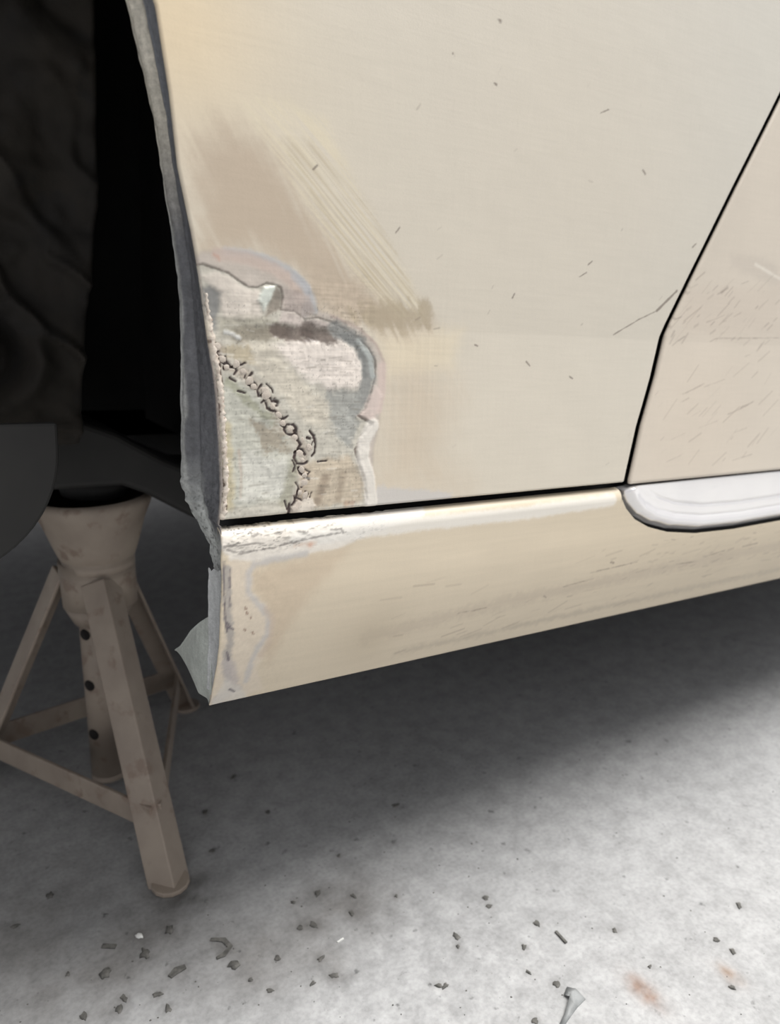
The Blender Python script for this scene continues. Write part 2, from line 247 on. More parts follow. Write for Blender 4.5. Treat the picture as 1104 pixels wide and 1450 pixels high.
FLOOR_PTS={'hook':[(144,503),(153,497),(155,488),(148,483),(142,483)],'kidney':[(106,485),(112,488),(119,488)],'oblong':[(69,542),(78,536)],'dot':[(43,621)],'clod':[(151,470)],'crumb':[(65,515)],'speck':[(119,530)],'lump':[(96,517)],'stick':[(384,363),(383,350)],'white':[(97,537)],'strip':[(351,318),(354,313),(355,309),(348,307),(339,303),(329,299)],'pale':[(235,448),(229,447)],'rust':[(416,301),(405,298),(396,291),(391,282),(391,276),(400,280),(410,287)],'rustb':[(468,264)],'many':[(14,601),(97,460),(72,485),(67,478),(44,485),(41,529),(94,475),(157,451),(239,502),(264,483),(253,467),(210,476),(221,472),(211,440),(212,421),(182,458),(166,434),(195,423),(313,402),(308,393),(274,372),(278,369),(217,504),(359,422),(356,413),(295,464),(535,302),(487,289),(377,377),(352,365),(339,345),(350,326),(316,312),(422,300),(488,275),(459,255),(246,625),(360,567),(238,699),(180,601),(193,658),(277,534),(426,339)]}

# ------------------------------------------------------------------ small numeric helpers
def lin(c):
    c = np.asarray(c, float) / 255.0
    return np.where(c <= 0.04045, c / 12.92, ((c + 0.055) / 1.055) ** 2.4)

def _hash(ix, iy, seed):
    h = (ix.astype(np.int64) * 374761393 + iy.astype(np.int64) * 668265263 + seed * 1442695041) & 0xffffffff
    h = ((h ^ (h >> 13)) * 1274126177) & 0xffffffff
    return ((h ^ (h >> 16)) & 0xffff) / 65535.0

def vnoise(x, y, seed=0):
    """value noise, 0..1"""
    ix, iy = np.floor(x), np.floor(y)
    fx, fy = x - ix, y - iy
    fx = fx * fx * (3 - 2 * fx); fy = fy * fy * (3 - 2 * fy)
    a, b = _hash(ix, iy, seed), _hash(ix + 1, iy, seed)
    c, d = _hash(ix, iy + 1, seed), _hash(ix + 1, iy + 1, seed)
    return (a * (1 - fx) + b * fx) * (1 - fy) + (c * (1 - fx) + d * fx) * fy

def fbm(x, y, seed=0, n=3):
    s = np.zeros_like(x); a = 0.5; t = 0
    for k in range(n):
        s += a * vnoise(x * 2 ** k, y * 2 ** k, seed + k); t += a; a *= 0.5
    return s / t

def sstep(a, b, x):
    t = np.clip((x - a) / (b - a), 0, 1); return t * t * (3 - 2 * t)

def dist_line(x, y, pts):
    d = np.full(x.shape, 1e9)
    for (ax, ay), (bx, by) in zip(pts[:-1], pts[1:]):
        dx, dy = bx - ax, by - ay
        L = dx * dx + dy * dy + 1e-9
        t = np.clip(((x - ax) * dx + (y - ay) * dy) / L, 0, 1)
        d = np.minimum(d, (x - ax - t * dx) ** 2 + (y - ay - t * dy) ** 2)
    return np.sqrt(d)

def sd_poly(x, y, pts):
    d = dist_line(x, y, pts + [pts[0]])
    ins = np.zeros(x.shape, bool)
    n = len(pts)
    for i in range(n):
        (ax, ay), (bx, by) = pts[i], pts[(i + 1) % n]
        if ay == by:
            continue
        c = ((ay > y) != (by > y)) & (x < (bx - ax) * (y - ay) / (by - ay) + ax)
        ins ^= c
    return np.where(ins, -d, d)

ALBEDO = 0.95
def paint(u, v, marks, base, mottling=0.05):
    """colour and height (mm) of a painted, sanded and worn sheet at panel points u, v (mm)"""
    col = np.ones(u.shape + (3,)) * lin(base)
    col *= (1 + mottling * 2 * (fbm(u / 60, v / 60, 3) - 0.5))[..., None]  # random paint tone, raised to imitate blotchy reflections
    hgt = np.zeros(u.shape)
    for n, (kind, c, fe, opa, wob, h, wid, pts) in enumerate(marks):
        P = np.array(pts)
        if kind == 'blob':
            r = np.hypot(*(P[1] - P[0])); m = 2.5 * r
        else:
            m = fe + wid + wob + 1
        box = (u > P[:, 0].min() - m) & (u < P[:, 0].max() + m) & (v > P[:, 1].min() - m) & (v < P[:, 1].max() + m)
        if not box.any():
            continue
        x, y = u[box], v[box]
        if kind == 'blob':
            a = np.exp(-((x - P[0, 0]) ** 2 + (y - P[0, 1]) ** 2) / r ** 2)
        else:
            d = dist_line(x, y, pts) - (wid / 2.0 if wid > 3 else wid / 2.6) if kind == 'line' else sd_poly(x, y, pts)
            if kind == 'haze':
                d = d + 9 * (vnoise((x * 0.87 + y * 0.5) / 2.2, (y * 0.87 - x * 0.5) / 30, 7) + fbm(x / 14, y / 14, 8) - 1)
            if wob:
                d = d + wob * 2 * (fbm(x / 4, y / 4, 11 + n) - 0.5) + wob * 0.8 * (vnoise(x / 1.1, y / 1.1, 40 + n) - 0.5)
            t = np.clip(0.5 - d / max(fe * 0.5, 0.15) * 0.5, 0, 1)
            a = t * t * (3 - 2 * t)
            if kind == 'streak':
                e = P[4] - P[0]; e = e / np.hypot(*e)
                s, q = x * e[0] + y * e[1], -x * e[1] + y * e[0]
                nz = 0.6 * vnoise(q / 0.9, s / 35, 5) + 0.4 * vnoise(q / 3.5, s / 80, 6)
                a = a * np.clip(0.05 + 3.2 * (nz - 0.36), 0, 1)
        a = a * opa
        k = lin(c)
        hgt[box] += a * h
        col[box] = col[box] * (1 - a[:, None]) + k * a[:, None]
    return col * ALBEDO, hgt

# ------------------------------------------------------------------ mesh builders
def link(o, parent=None):
    COL.objects.link(o)
    if parent is not None:
        o.parent = parent
    return o

def new_mesh(name, V, F, mat, parent=None, smooth=True, col=None):
    me = bpy.data.meshes.new(name)
    V = np.asarray(V, np.float32)
    if isinstance(F, np.ndarray):
        nf = len(F)
        me.vertices.add(len(V)); me.vertices.foreach_set('co', V.ravel())
        me.loops.add(nf * 4); me.loops.foreach_set('vertex_index', F.astype(np.int32).ravel())
        me.polygons.add(nf); me.polygons.foreach_set('loop_start', np.arange(0, nf * 4, 4, dtype=np.int32))
    else:
        me.from_pydata([tuple(map(float, p)) for p in V], [], F)
    me.update(calc_edges=True)
    me.validate()
    if smooth:
        me.polygons.foreach_set('use_smooth', np.ones(len(me.polygons), bool))
    if col is not None:
        at = me.color_attributes.new('paint', 'FLOAT_COLOR', 'POINT')
        at.data.foreach_set('color', np.concatenate([col, np.ones((len(col), 1))], 1).astype(np.float32).ravel())
    me.materials.append(mat)
    return link(bpy.data.objects.new(name, me), parent)

def grid_faces(ny, nx, start=0):
    i = np.arange(ny - 1)[:, None] * nx + np.arange(nx - 1)[None] + start
    return np.stack([i, i + 1, i + 1 + nx, i + nx], -1).reshape(-1, 4)

def panel(name, Ug, Yg, Vg, col, mat, parent, hem):
    """a sheet metal panel: a grid (rows up, columns rearward, mm) whose whole rim is folded inwards"""
    ny, nx = Ug.shape
    V = np.stack([Ug, Yg, Vg], -1).reshape(-1, 3)
    C = col.reshape(-1, 3)
    F = grid_faces(ny, nx)
    loop = np.concatenate([np.arange(nx), nx * np.arange(1, ny) + nx - 1, nx * (ny - 1) + np.arange(nx - 2, -1, -1), nx * np.arange(ny - 2, 0, -1)])
    P = V[loop]
    t = np.roll(P, -1, 0) - np.roll(P, 1, 0)
    t[:, 1] = 0
    t /= np.maximum(np.linalg.norm(t, axis=1), 1e-6)[:, None]
    out = np.stack([t[:, 2], np.zeros(len(t)), -t[:, 0]], -1)
    Vs, Cs, Fs = [V], [C], [F]
    prev = loop; n0 = len(V); m = len(loop)
    for off, dep in hem:
        Vs.append(P + out * off + np.array([0, dep, 0])); Cs.append(C[loop])
        cur = np.arange(n0, n0 + m); n0 += m
        Fs.append(np.stack([np.roll(prev, -1), prev, cur, np.roll(cur, -1)], -1))
        prev = cur
    return new_mesh(name, np.concatenate(Vs) / 1000, np.concatenate(Fs), mat, parent, True, np.concatenate(Cs))

def solid(name, pieces, mat, parent=None, smooth=False):
    V, F = [], []
    for v, f in pieces:
        k = len(V); V += [tuple(p) for p in v]; F += [tuple(i + k for i in q) for q in f]
    return new_mesh(name, V, F, mat, parent, smooth)

def frame(d):
    d = Vector(d).normalized()
    a = d.cross(Vector((0, 0, 1)))
    if a.length < 1e-4: a = Vector((1, 0, 0))
    a.normalize()
    return a, d.cross(a).normalized()

def sweep(path, section, cap=True):
    """section: list of (a,b) offsets, or a function of the ring number"""
    V, F = [], []
    n = None
    for k, p in enumerate(path):
        p = Vector(p)
        q0, q1 = Vector(path[max(k - 1, 0)]), Vector(path[min(k + 1, len(path) - 1)])
        a, b = frame(q1 - q0)
        s = section(k) if callable(section) else section
        n = len(s)
        V += [p + a * x + b * y for x, y in s]
    for k in range(len(path) - 1):
        for i in range(n):
            j = (i + 1) % n
            F.append((k * n + i, k * n + j, (k + 1) * n + j, (k + 1) * n + i))
    if cap:
        F.append(tuple(range(n - 1, -1, -1))); F.append(tuple((len(path) - 1) * n + i for i in range(n)))
    return V, F

def circle(r, n=20):
    return [(r * math.cos(6.28318 * i / n), r * math.sin(6.28318 * i / n)) for i in range(n)]

def tube(p0, p1, r0, r1=None, n=20):
    r1 = r0 if r1 is None else r1
    return sweep([p0, p1], lambda k: circle(r0 if k == 0 else r1, n))

def lathe(profile, center, n=40):
    V, F = [], []
    for r, z in profile:
        V += [(center[0] + r * math.cos(6.28318 * i / n), center[1] + r * math.sin(6.28318 * i / n), center[2] + z) for i in range(n)]
    for k in range(len(profile) - 1):
        for i in range(n):
            j = (i + 1) % n
            F.append((k * n + i, k * n + j, (k + 1) * n + j, (k + 1) * n + i))
    return V, F

def slab(poly, y0, y1):
    """an outline in the (x, z) plane given thickness in y"""
    n = len(poly)
    V = [(x, y0, z) for x, z in poly] + [(x, y1, z) for x, z in poly]
    F = [tuple(range(n)), tuple(range(2 * n - 1, n - 1, -1))]
    F += [(i, i + n, (i + 1) % n + n, (i + 1) % n) for i in range(n)]
    return V, F

def bevel(o, w, seg=2):
    m = o.modifiers.new('edge', 'BEVEL'); m.width = w; m.segments = seg; m.limit_method = 'ANGLE'; m.angle_limit = math.radians(40)
    return o

def tag(o, label=None, cat=None, group=None, kind=None):
    for k, val in (('label', label), ('category', cat), ('group', group), ('kind', kind)):
        if val: o[k] = val
    return o

# ------------------------------------------------------------------ materials
def material(name):
    m = bpy.data.materials.new(name); m.use_nodes = True
    nt = m.node_tree
    return m, nt, nt.nodes['Principled BSDF'], nt.links.new

def node_noise(nt, scale, detail=4, stretch=None, rot=(0, 0, 0), rough=0.55):
    tc = nt.nodes.new('ShaderNodeTexCoord'); mp = nt.nodes.new('ShaderNodeMapping'); nz = nt.nodes.new('ShaderNodeTexNoise')
    nt.links.new(tc.outputs['Object'], mp.inputs['Vector'])
    if stretch: mp.inputs['Scale'].default_value = stretch
    mp.inputs['Rotation'].default_value = rot
    nt.links.new(mp.outputs[0], nz.inputs['Vector'])
    nz.inputs['Scale'].default_value = scale; nz.inputs['Detail'].default_value = detail; nz.inputs['Roughness'].default_value = rough
    return nz

def ramp(nt, src, stops):
    r = nt.nodes.new('ShaderNodeValToRGB'); e = r.color_ramp.elements
    while len(e) < len(stops): e.new(0.5)
    for k, (p, c) in enumerate(stops):
        e[k].position = p
        e[k].color = tuple(c) + (1,) if hasattr(c, '__len__') else (c, c, c, 1)
    nt.links.new(src, r.inputs[0])
    return r

def mix(nt, mode, fac, a, b):
    m = nt.nodes.new('ShaderNodeMix'); m.data_type = 'RGBA'; m.blend_type = mode
    for i, s in ((0, fac), (6, a), (7, b)):
        if hasattr(s, 'is_linked'): nt.links.new(s, m.inputs[i])
        elif i == 0: m.inputs[0].default_value = s
        else: m.inputs[i].default_value = tuple(s) + (1,)
    return m.outputs[2]

def sheet_material(name, rough, coat, grain, bump):
    """worn sheet metal: colour from the 'paint' attribute, sanding grain from noise"""
    m, nt, b, L = material(name)
    at = nt.nodes.new('ShaderNodeAttribute'); at.attribute_name = 'paint'
    n1 = node_noise(nt, 260, 3, (0.12, 1, 1.6))
    n2 = node_noise(nt, 420, 3, (1, 1, 0.12), (0, 0.5, 0))
    n3 = node_noise(nt, 900, 3)
    c = mix(nt, 'MULTIPLY', 1.0, at.outputs['Color'], ramp(nt, n1.outputs[0], ((0.3, 1 - grain), (0.7, 1.0))).outputs[0])
    c = mix(nt, 'MULTIPLY', 1.0, c, ramp(nt, n2.outputs[0], ((0.3, 1 - grain * 0.6), (0.7, 1.0))).outputs[0])
    c = mix(nt, 'MULTIPLY', 1.0, c, ramp(nt, n3.outputs[0], ((0.25, 1 - grain), (0.6, 1.0))).outputs[0])
    L(c, b.inputs['Base Color'])
    b.inputs['Roughness'].default_value = rough
    b.inputs['Coat Weight'].default_value = coat; b.inputs['Coat Roughness'].default_value = 0.25
    bp = nt.nodes.new('ShaderNodeBump'); bp.inputs['Strength'].default_value = bump; bp.inputs['Distance'].default_value = 0.0006
    mx = nt.nodes.new('ShaderNodeMath'); mx.operation = 'ADD'
    L(n1.outputs[0], mx.inputs[0]); L(n3.outputs[0], mx.inputs[1]); L(mx.outputs[0], bp.inputs['Height'])
    L(bp.outputs[0], b.inputs['Normal'])
    return m

M_PAINT = sheet_material('worn_beige_paint', 0.42, 0.10, 0.03, 0.08)
M_BARE = sheet_material('rough_bare_steel', 0.5, 0.0, 0.22, 0.6)

def plain(name, c0, c1, scale, rough, metal=0.0, bump=0.3, dist=0.002, speck=None):
    m, nt, b, L = material(name)
    nz = node_noise(nt, scale, 5)
    c = ramp(nt, nz.outputs[0], ((0.35, tuple(lin(c0))), (0.65, tuple(lin(c1))))).outputs[0]
    if speck:
        n2 = node_noise(nt, scale * 2.3, 4)
        c = mix(nt, 'MIX', ramp(nt, n2.outputs[0], ((0.58, 0.0), (0.68, 1.0))).outputs[0], c, tuple(lin(speck)))
    L(c, b.inputs['Base Color'])
    b.inputs['Roughness'].default_value = rough; b.inputs['Metallic'].default_value = metal
    bp = nt.nodes.new('ShaderNodeBump'); bp.inputs['Strength'].default_value = bump; bp.inputs['Distance'].default_value = dist
    L(nz.outputs[0], bp.inputs['Height']); L(bp.outputs[0], b.inputs['Normal'])
    return m

M_BLACK = plain('black_undercoat', (16, 16, 17), (24, 23, 22), 30, 0.8)
M_GRIME = plain('grimy_undercoat', (20, 17, 14), (38, 33, 26), 14, 0.85, bump=0.6, dist=0.006, speck=(28, 25, 22))
M_SHIELD = plain('dusty_dark_steel', (29, 28, 27), (37, 36, 34), 18, 0.7)
M_STAND = plain('dusty_beige_enamel', (136, 124, 113), (153, 141, 128), 22, 0.6, bump=0.2, speck=(128, 112, 100))
M_STANDIN = plain('rusty_hollow_steel', (38, 26, 20), (58, 42, 34), 40, 0.9)
M_HOLE = plain('dark_pin_hole', (14, 11, 10), (22, 17, 15), 60, 0.9)
M_TRIM = plain('bright_sill_metal', (232, 230, 230), (242, 240, 238), 9, 0.16, metal=0.65, bump=0.05)
M_BEAD = plain('ground_weld_metal', (182, 170, 156), (208, 198, 186), 300, 0.45, bump=0.5, dist=0.0006, speck=(160, 140, 128))
M_GRIT = plain('dark_grit', (72, 71, 68), (104, 102, 98), 200, 0.9)
M_PALE = plain('pale_chip', (205, 205, 202), (232, 232, 228), 120, 0.6)
M_GREYCHIP = plain('grey_card', (104, 106, 106), (138, 140, 140), 60, 0.6)

# floor
M_FLOOR, nt, b, L = material('concrete_floor')
at = nt.nodes.new('ShaderNodeAttribute'); at.attribute_name = 'paint'
big = node_noise(nt, 6, 6, rough=0.6); mid = node_noise(nt, 45, 6, rough=0.65); fine = node_noise(nt, 260, 4)
spk = node_noise(nt, 95, 3)
c = mix(nt, 'MULTIPLY', 1.0, at.outputs['Color'], ramp(nt, big.outputs[0], ((0.3, 0.86), (0.7, 1.0))).outputs[0])
c = mix(nt, 'MULTIPLY', 1.0, c, ramp(nt, mid.outputs[0], ((0.32, 0.76), (0.6, 1.0))).outputs[0])
c = mix(nt, 'MULTIPLY', 1.0, c, ramp(nt, fine.outputs[0], ((0.3, 0.82), (0.6, 1.0))).outputs[0])
c = mix(nt, 'MULTIPLY', 1.0, c, ramp(nt, spk.outputs[0], ((0.25, 0.45), (0.34, 1.0))).outputs[0])
L(c, b.inputs['Base Color']); b.inputs['Roughness'].default_value = 0.75
bp = nt.nodes.new('ShaderNodeBump'); bp.inputs['Strength'].default_value = 0.35; bp.inputs['Distance'].default_value = 0.003
L(mid.outputs[0], bp.inputs['Height']); L(bp.outputs[0], b.inputs['Normal'])

# ------------------------------------------------------------------ floor
def spaced(a0, d0, d1, a1, fine_step, coarse):
    return np.concatenate([np.linspace(a0, d0, coarse, endpoint=False), np.arange(d0, d1, fine_step), np.linspace(d1, a1, coarse)])
fx = spaced(-7000, -150, 1000, 7000, 3.0, 16)
fy = spaced(-6000, 220, 900, 7000, 3.0, 16)
FX, FY = np.meshgrid(fx, fy)
base = np.ones(FX.shape + (3,)) * lin((169, 169, 169))
def stain_or_shade(cx, cy, rx, ry, c, op, seed, thr=0.0):
    a = np.exp(-(((FX - cx) / rx) ** 2 + ((FY - cy) / ry) ** 2)) * op
    a = np.clip(a * (0.3 + 1.5 * (fbm(FX / (7 if rx < 30 else 20), FY / (7 if rx < 30 else 20), seed) - 0.15)), 0, 1)[..., None]
    base[:] = base * (1 - a) + lin(c) * a
rp = np.mean(FLOOR_PTS['rust'], 0); rq = FLOOR_PTS['rustb'][0]
stain_or_shade(rp[0], rp[1], 8, 15, (132, 106, 90), 1.0, 3); stain_or_shade(rq[0], rq[1], 6, 10, (150, 128, 110), 0.8, 4)
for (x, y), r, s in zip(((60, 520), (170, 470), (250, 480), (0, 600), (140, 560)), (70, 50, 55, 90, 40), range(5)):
    stain_or_shade(x, y, r, r * 0.8, (120, 117, 114), 0.55, 20 + s)
for i, (x, y) in enumerate(FLOOR_PTS['many']):
    stain_or_shade(x, y, 4.5, 4.5, (112, 109, 106), 0.5, 60 + i)
for i in range(8, 15):
    x, y = FLOOR_PTS['many'][i]; stain_or_shade(x + 4, y, 11, 10, (108, 105, 102), 0.6, 140 + i)
for key, r_ in (('speck', 16), ('lump', 13), ('hook', 14), ('kidney', 9), ('white', 12)):
    x, y = np.mean(FLOOR_PTS[key], 0); stain_or_shade(x, y, r_, r_, (104, 101, 98), 0.6, 160 + r_)
stain_or_shade(140, 562, 24, 20, (92, 90, 88), 0.9, 170)  # contact shade under the front foot, painted into the floor colour
flake = (fbm(FX / 9, FY / 9, 90) - 0.5) * np.exp(-((FX - 270) / 130) ** 2 - ((FY - 380) / 90) ** 2)
base *= (1 + 0.55 * flake)[..., None]
FZ = 1.2 * (fbm(FX / 40, FY / 40, 9) - 0.5) * ((np.abs(FX - 425) < 800) & (np.abs(FY - 560) < 600))
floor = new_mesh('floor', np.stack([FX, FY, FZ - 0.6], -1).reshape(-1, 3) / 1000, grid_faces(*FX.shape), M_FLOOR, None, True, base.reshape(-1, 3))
tag(floor, 'light grey concrete floor with dark flecks and rust spots', None, None, 'structure')

# ------------------------------------------------------------------ the car
car = bpy.data.objects.new('car', None); link(car)
car.location = (0.13800728, 0.42, 0.24083)
car.rotation_euler = (0, math.radians(3.55646), 0)
tag(car, 'beige car raised on a stand, lower corner of its fender sanded and welded', 'car')

def y_body(v):
    up = np.clip(v - 243, 0, None)
    return np.where(v < 243, 2 + 7 * np.clip((v - 127) / 116, 0, 1), 9 + 0.012 * up + 0.00012 * up ** 2)

EDGE_V = np.array([122, 127, 148, 178, 207, 235, 266, 289, 320, 355, 393.5, 430, 470, 520, 570, 620])
EDGE_U = np.array([0.0, 0.5, 3.1, 2.3, 1.0, -3.8, -7.7, -11.8, -18.3, -21.8, -27.5, -41, -64, -108, -172, -300])
edge_u = lambda v: np.interp(v, EDGE_V, EDGE_U)
DE = np.array(DOOR_EDGE)[::-1]
_dv = np.concatenate([[120], DE[:, 1], [620]])
_du = np.concatenate([[DE[0, 0] - 2.5], DE[:, 0], [DE[-1, 0] + (620 - DE[-1, 1]) * 0.55]])
door_u = lambda v: np.interp(v, _dv, _du)

def rows(*spans):
    return np.concatenate([np.arange(a, b, s) for a, b, s in spans])

def scratches(U, Vv, col, n, ur_, vr_, ang, spread, lmin, lmax, wid, tone, seed):
    q = random.Random(seed)
    for _ in range(n):
        x, y, L_ = q.uniform(*ur_), q.uniform(*vr_), q.uniform(lmin, lmax); a_ = math.radians(q.gauss(ang, spread)); w_ = q.uniform(0.5, 1) * wid
        dx, dy = math.cos(a_) * L_ / 2, math.sin(a_) * L_ / 2
        bx_ = (np.abs(U - x) < abs(dx) + 2) & (np.abs(Vv - y) < abs(dy) + 2)
        if bx_.any():
            d_ = dist_line(U[bx_], Vv[bx_], [(x - dx, y - dy), (x + dx, y + dy)])
            al_ = (np.clip(1.3 - d_ / w_, 0, 1) * q.uniform(0.08, 0.45))[:, None]
            col[bx_] = col[bx_] * (1 - al_) + lin(tone) * ALBEDO * al_

# front fender
vr = np.concatenate([rows((130.6, 290, 0.55), (290, 400, 0.8), (400, 510, 1.2), (510, 620, 6)), [620]])
ur = np.concatenate([rows((0, 150, 0.55), (150, 480, 1.0)), [480]]) / 480
uL, uR = edge_u(vr)[:, None], door_u(vr)[:, None] - 5.2
fine_w = np.clip(uR - uL, 1, None)
a = np.clip(ur[None] * 480 / fine_w, 0, 1)
# keep fine columns of fixed spacing near the wheel arch, stretch the rest to the door gap
k = 150.0 / 480
Ug = np.where(ur[None] <= k, uL + ur[None] * 480, uL + 150 + (ur[None] - k) / (1 - k) * (uR - uL - 150))
Vg = np.broadcast_to(vr[:, None], Ug.shape).copy()
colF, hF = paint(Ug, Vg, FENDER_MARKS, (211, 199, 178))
metal = np.clip(1.2 - np.hypot(np.maximum(Ug - 90, 0) / 14, np.maximum(Vg - 245, 0) / 30), 0, 1)
# sanding marks left by the grinder on the bare area: mostly horizontal, some vertical
g1 = vnoise(Ug / 14, Vg / 0.9, 31); g2 = vnoise(Ug / 1.0, Vg / 12, 32); g3 = fbm(Ug / 3, Vg / 3, 33)
colF *= (1 + metal * (0.26 * (g1 - 0.5) + 0.12 * (g2 - 0.5) + 0.30 * (g3 - 0.5) + 0.22 * (fbm(Ug / 9, Vg / 2.2, 38) - 0.5)))[..., None]
g4 = vnoise(Ug / 1.3, Vg / 40, 35); g5 = vnoise(Ug / 30, Vg / 1.3, 36)
scratches(Ug, Vg, colF, 26, (120, 470), (140, 440), 35, 25, 1, 5, 0.9, (130, 118, 106), 9)
tan_zone = np.exp(-((Ug - 120) / 60) ** 2 - ((Vg - 210) / 60) ** 2)
colF *= (1 + tan_zone * 0.07 * (g4 + g5 - 1))[..., None]
dash_rng = random.Random(12)
for _ in range(150):
    du_, dv_ = dash_rng.uniform(4, 96), dash_rng.uniform(133, 262)
    L_ = dash_rng.uniform(2, 9); a_ = dash_rng.gauss(0.0, 0.12); dark_ = dash_rng.random() < 0.6
    bx_ = (np.abs(Ug - du_) < L_ + 2) & (np.abs(Vg - dv_) < L_ + 2) & (metal > 0.9)
    if not bx_.any(): continue
    d_ = dist_line(Ug[bx_], Vg[bx_], [(du_ - L_ * 0.5, dv_ - a_ * L_ * 0.5), (du_ + L_ * 0.5, dv_ + a_ * L_ * 0.5)])
    al_ = (np.clip(1 - d_ / dash_rng.uniform(0.5, 1.1), 0, 1) * dash_rng.uniform(0.15, 0.5))[:, None]
    colF[bx_] = colF[bx_] * (1 - al_) + lin((120, 112, 98) if dark_ else (226, 222, 212)) * ALBEDO * al_
pit_ = (fbm(Ug / 1.1, Vg / 1.1, 39) > 0.735) & (metal > 0.9)
colF[pit_] *= 0.72
hF += metal * (1.3 * (fbm(Ug / 16, Vg / 16, 34) - 0.5) + 0.35 * (g3 - 0.5))
YF = y_body(Vg) - hF + 0.5 * (fbm(Ug / 45, Vg / 45, 37) - 0.5)
GAP_HEM = [(0.7, 0.25), (1.2, 0.8), (1.5, 1.6), (1.2, 2.4), (-6, 2.8)]
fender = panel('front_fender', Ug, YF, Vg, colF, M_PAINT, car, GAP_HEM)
fender['label'] = 'beige fender with a bare welded repair at its lower corner'

# folded wheel arch flange along the fender edge
FV = np.array([84, 89, 107, 124, 145, 188, 233, 266, 306, 344, 372, 399, 430, 470, 520, 570, 620])
FU = np.array([10.5, 9.5, 4.5, -4.9, -12.1, -11.6, -11.0, -12.2, -18.4, -23.8, -30.6, -37, -50, -73, -117, -181, -309])
fv = np.concatenate([rows((84, 420, 0.9), (420, 620, 6)), [620]])
s = np.linspace(0, 1, 44)
S, FVg = np.meshgrid(s, fv)
jag = np.where(FVg < 150, 2.2 * (fbm(FVg / 5, FVg * 0, 51) - 0.5) * 2, 0.7 * (vnoise(FVg / 6, FVg * 0, 52) - 0.5))
uo = np.where(FVg > 126, edge_u(FVg) - 1.2, 0.2); ui = np.interp(FVg, FV, FU) + jag
yo = np.where(FVg > 126, y_body(FVg) + 0.6, 2.0 + 0 * FVg)
yi = 35.0 + jag
bead = np.exp(-((S - 0.88) / 0.09) ** 2) * 1.8 * np.clip((FVg - 130) / 40, 0.25, 1)
groove = np.exp(-((S - 0.66) / 0.06) ** 2) * 1.2
FUg = uo + (ui - uo) * S - bead + groove + 2.0 * np.sin(np.pi * S) + 1.0 * (fbm(FVg / 9, S * 6, 53) - 0.5)
FYg = yo + (yi - yo) * S
low = np.clip((165 - FVg) / 40, 0, 1); high = np.clip((FVg - 285) / 60, 0, 1)
dark = lin((106, 107, 111)); mid_c = lin((172, 173, 171)); edge_c = lin((215, 202, 192)); blue = lin((122, 125, 131)); cream = lin((206, 200, 186)); pale = lin((190, 193, 190))
cf = np.ones(S.shape + (3,)) * dark
def over(c, a):
    global cf
    cf = cf * (1 - a[..., None]) + c * a[..., None]
over(blue, high * 0.9)
over(mid_c, sstep(0.84, 0.91, S + 0.1 * (vnoise(FVg / 12, FVg * 0, 59) - 0.5)))
over(cream, high * sstep(0.55, 0.65, S))
over(edge_c, (1 - sstep(0.04, 0.12, S)) * (1 - low * 0.6))
over(pale, low * sstep(0.45, 0.6, S + 0.3 * (fbm(FVg / 6, S * 5, 57) - 0.5)))
over(pale, np.clip((122 - FVg) / 10, 0, 1))
cf *= (0.78 + 0.44 * fbm(FVg / 2.2, S * 14, 55) + 0.4 * (vnoise(FVg / 25, S * 14, 56) - 0.5))[..., None]
pits = (fbm(FVg / 1.6, S * 20, 58) > 0.68) * low
cf *= (1 - 0.6 * pits)[..., None]
flange = panel('arch_flange', FUg[:, ::-1], FYg[:, ::-1], FVg[:, ::-1], cf[:, ::-1] * ALBEDO, M_BARE, fender, [(0.5, 0.6), (0.2, 1.4)])
flange['label'] = 'dark grey bare steel flange along the wheel arch'

# ragged filler ridge where the flange meets the outer skin
rng = random.Random(4)
RV, RF = [], []
rv_ = np.arange(131, 258, 1.1)
for k, v in enumerate(rv_):
    w_ = rng.uniform(0.9, 2.3) * (1 if v < 245 else 0.6); d_ = rng.uniform(0.6, 1.5)
    cxr, cyr = edge_u(v) + 1.0 + rng.uniform(-0.5, 0.5), float(y_body(np.array(v))) + 0.7
    RV += [((cxr + w_ * math.cos(6.28318 * i / 9)) / 1000, (cyr + d_ * math.sin(6.28318 * i / 9)) / 1000, (v + rng.uniform(-0.3, 0.3)) / 1000) for i in range(9)]
for k in range(len(rv_) - 1):
    RF += [(k * 9 + i, k * 9 + (i + 1) % 9, k * 9 + 9 + (i + 1) % 9, k * 9 + 9 + i) for i in range(9)]
ridge = solid('filler_ridge', [(RV, RF)], M_BEAD, fender, True)
ridge['label'] = 'ragged pinkish seam along the flange edge'

# weld beads across the repair
def bead_mesh(seed):
    r = random.Random(seed)
    rings = [(0.0, 1.0), (0.45, 0.9), (0.8, 0.55), (1.0, 0.0)]
    V, F = [(0, -1.0, 0)], []
    n = 10
    for rr, hh in rings[1:]:
        for i in range(n):
            k = rr * (1 + r.uniform(-0.3, 0.25))
            V.append((k * math.cos(6.28318 * i / n), -hh, k * math.sin(6.28318 * i / n)))
    F += [(0, 1 + i, 1 + (i + 1) % n) for i in range(n)]
    for q in range(2):
        F += [(1 + q * n + i, 1 + (q + 1) * n + i, 1 + (q + 1) * n + (i + 1) % n, 1 + q * n + (i + 1) % n) for i in range(n)]
    me = bpy.data.meshes.new('weld_bead'); me.from_pydata(V, [], F); me.update()
    me.polygons.foreach_set('use_smooth', [True] * len(me.polygons)); me.materials.append(M_BEAD)
    return me
bead_me = [bead_mesh(k) for k in range(4)]
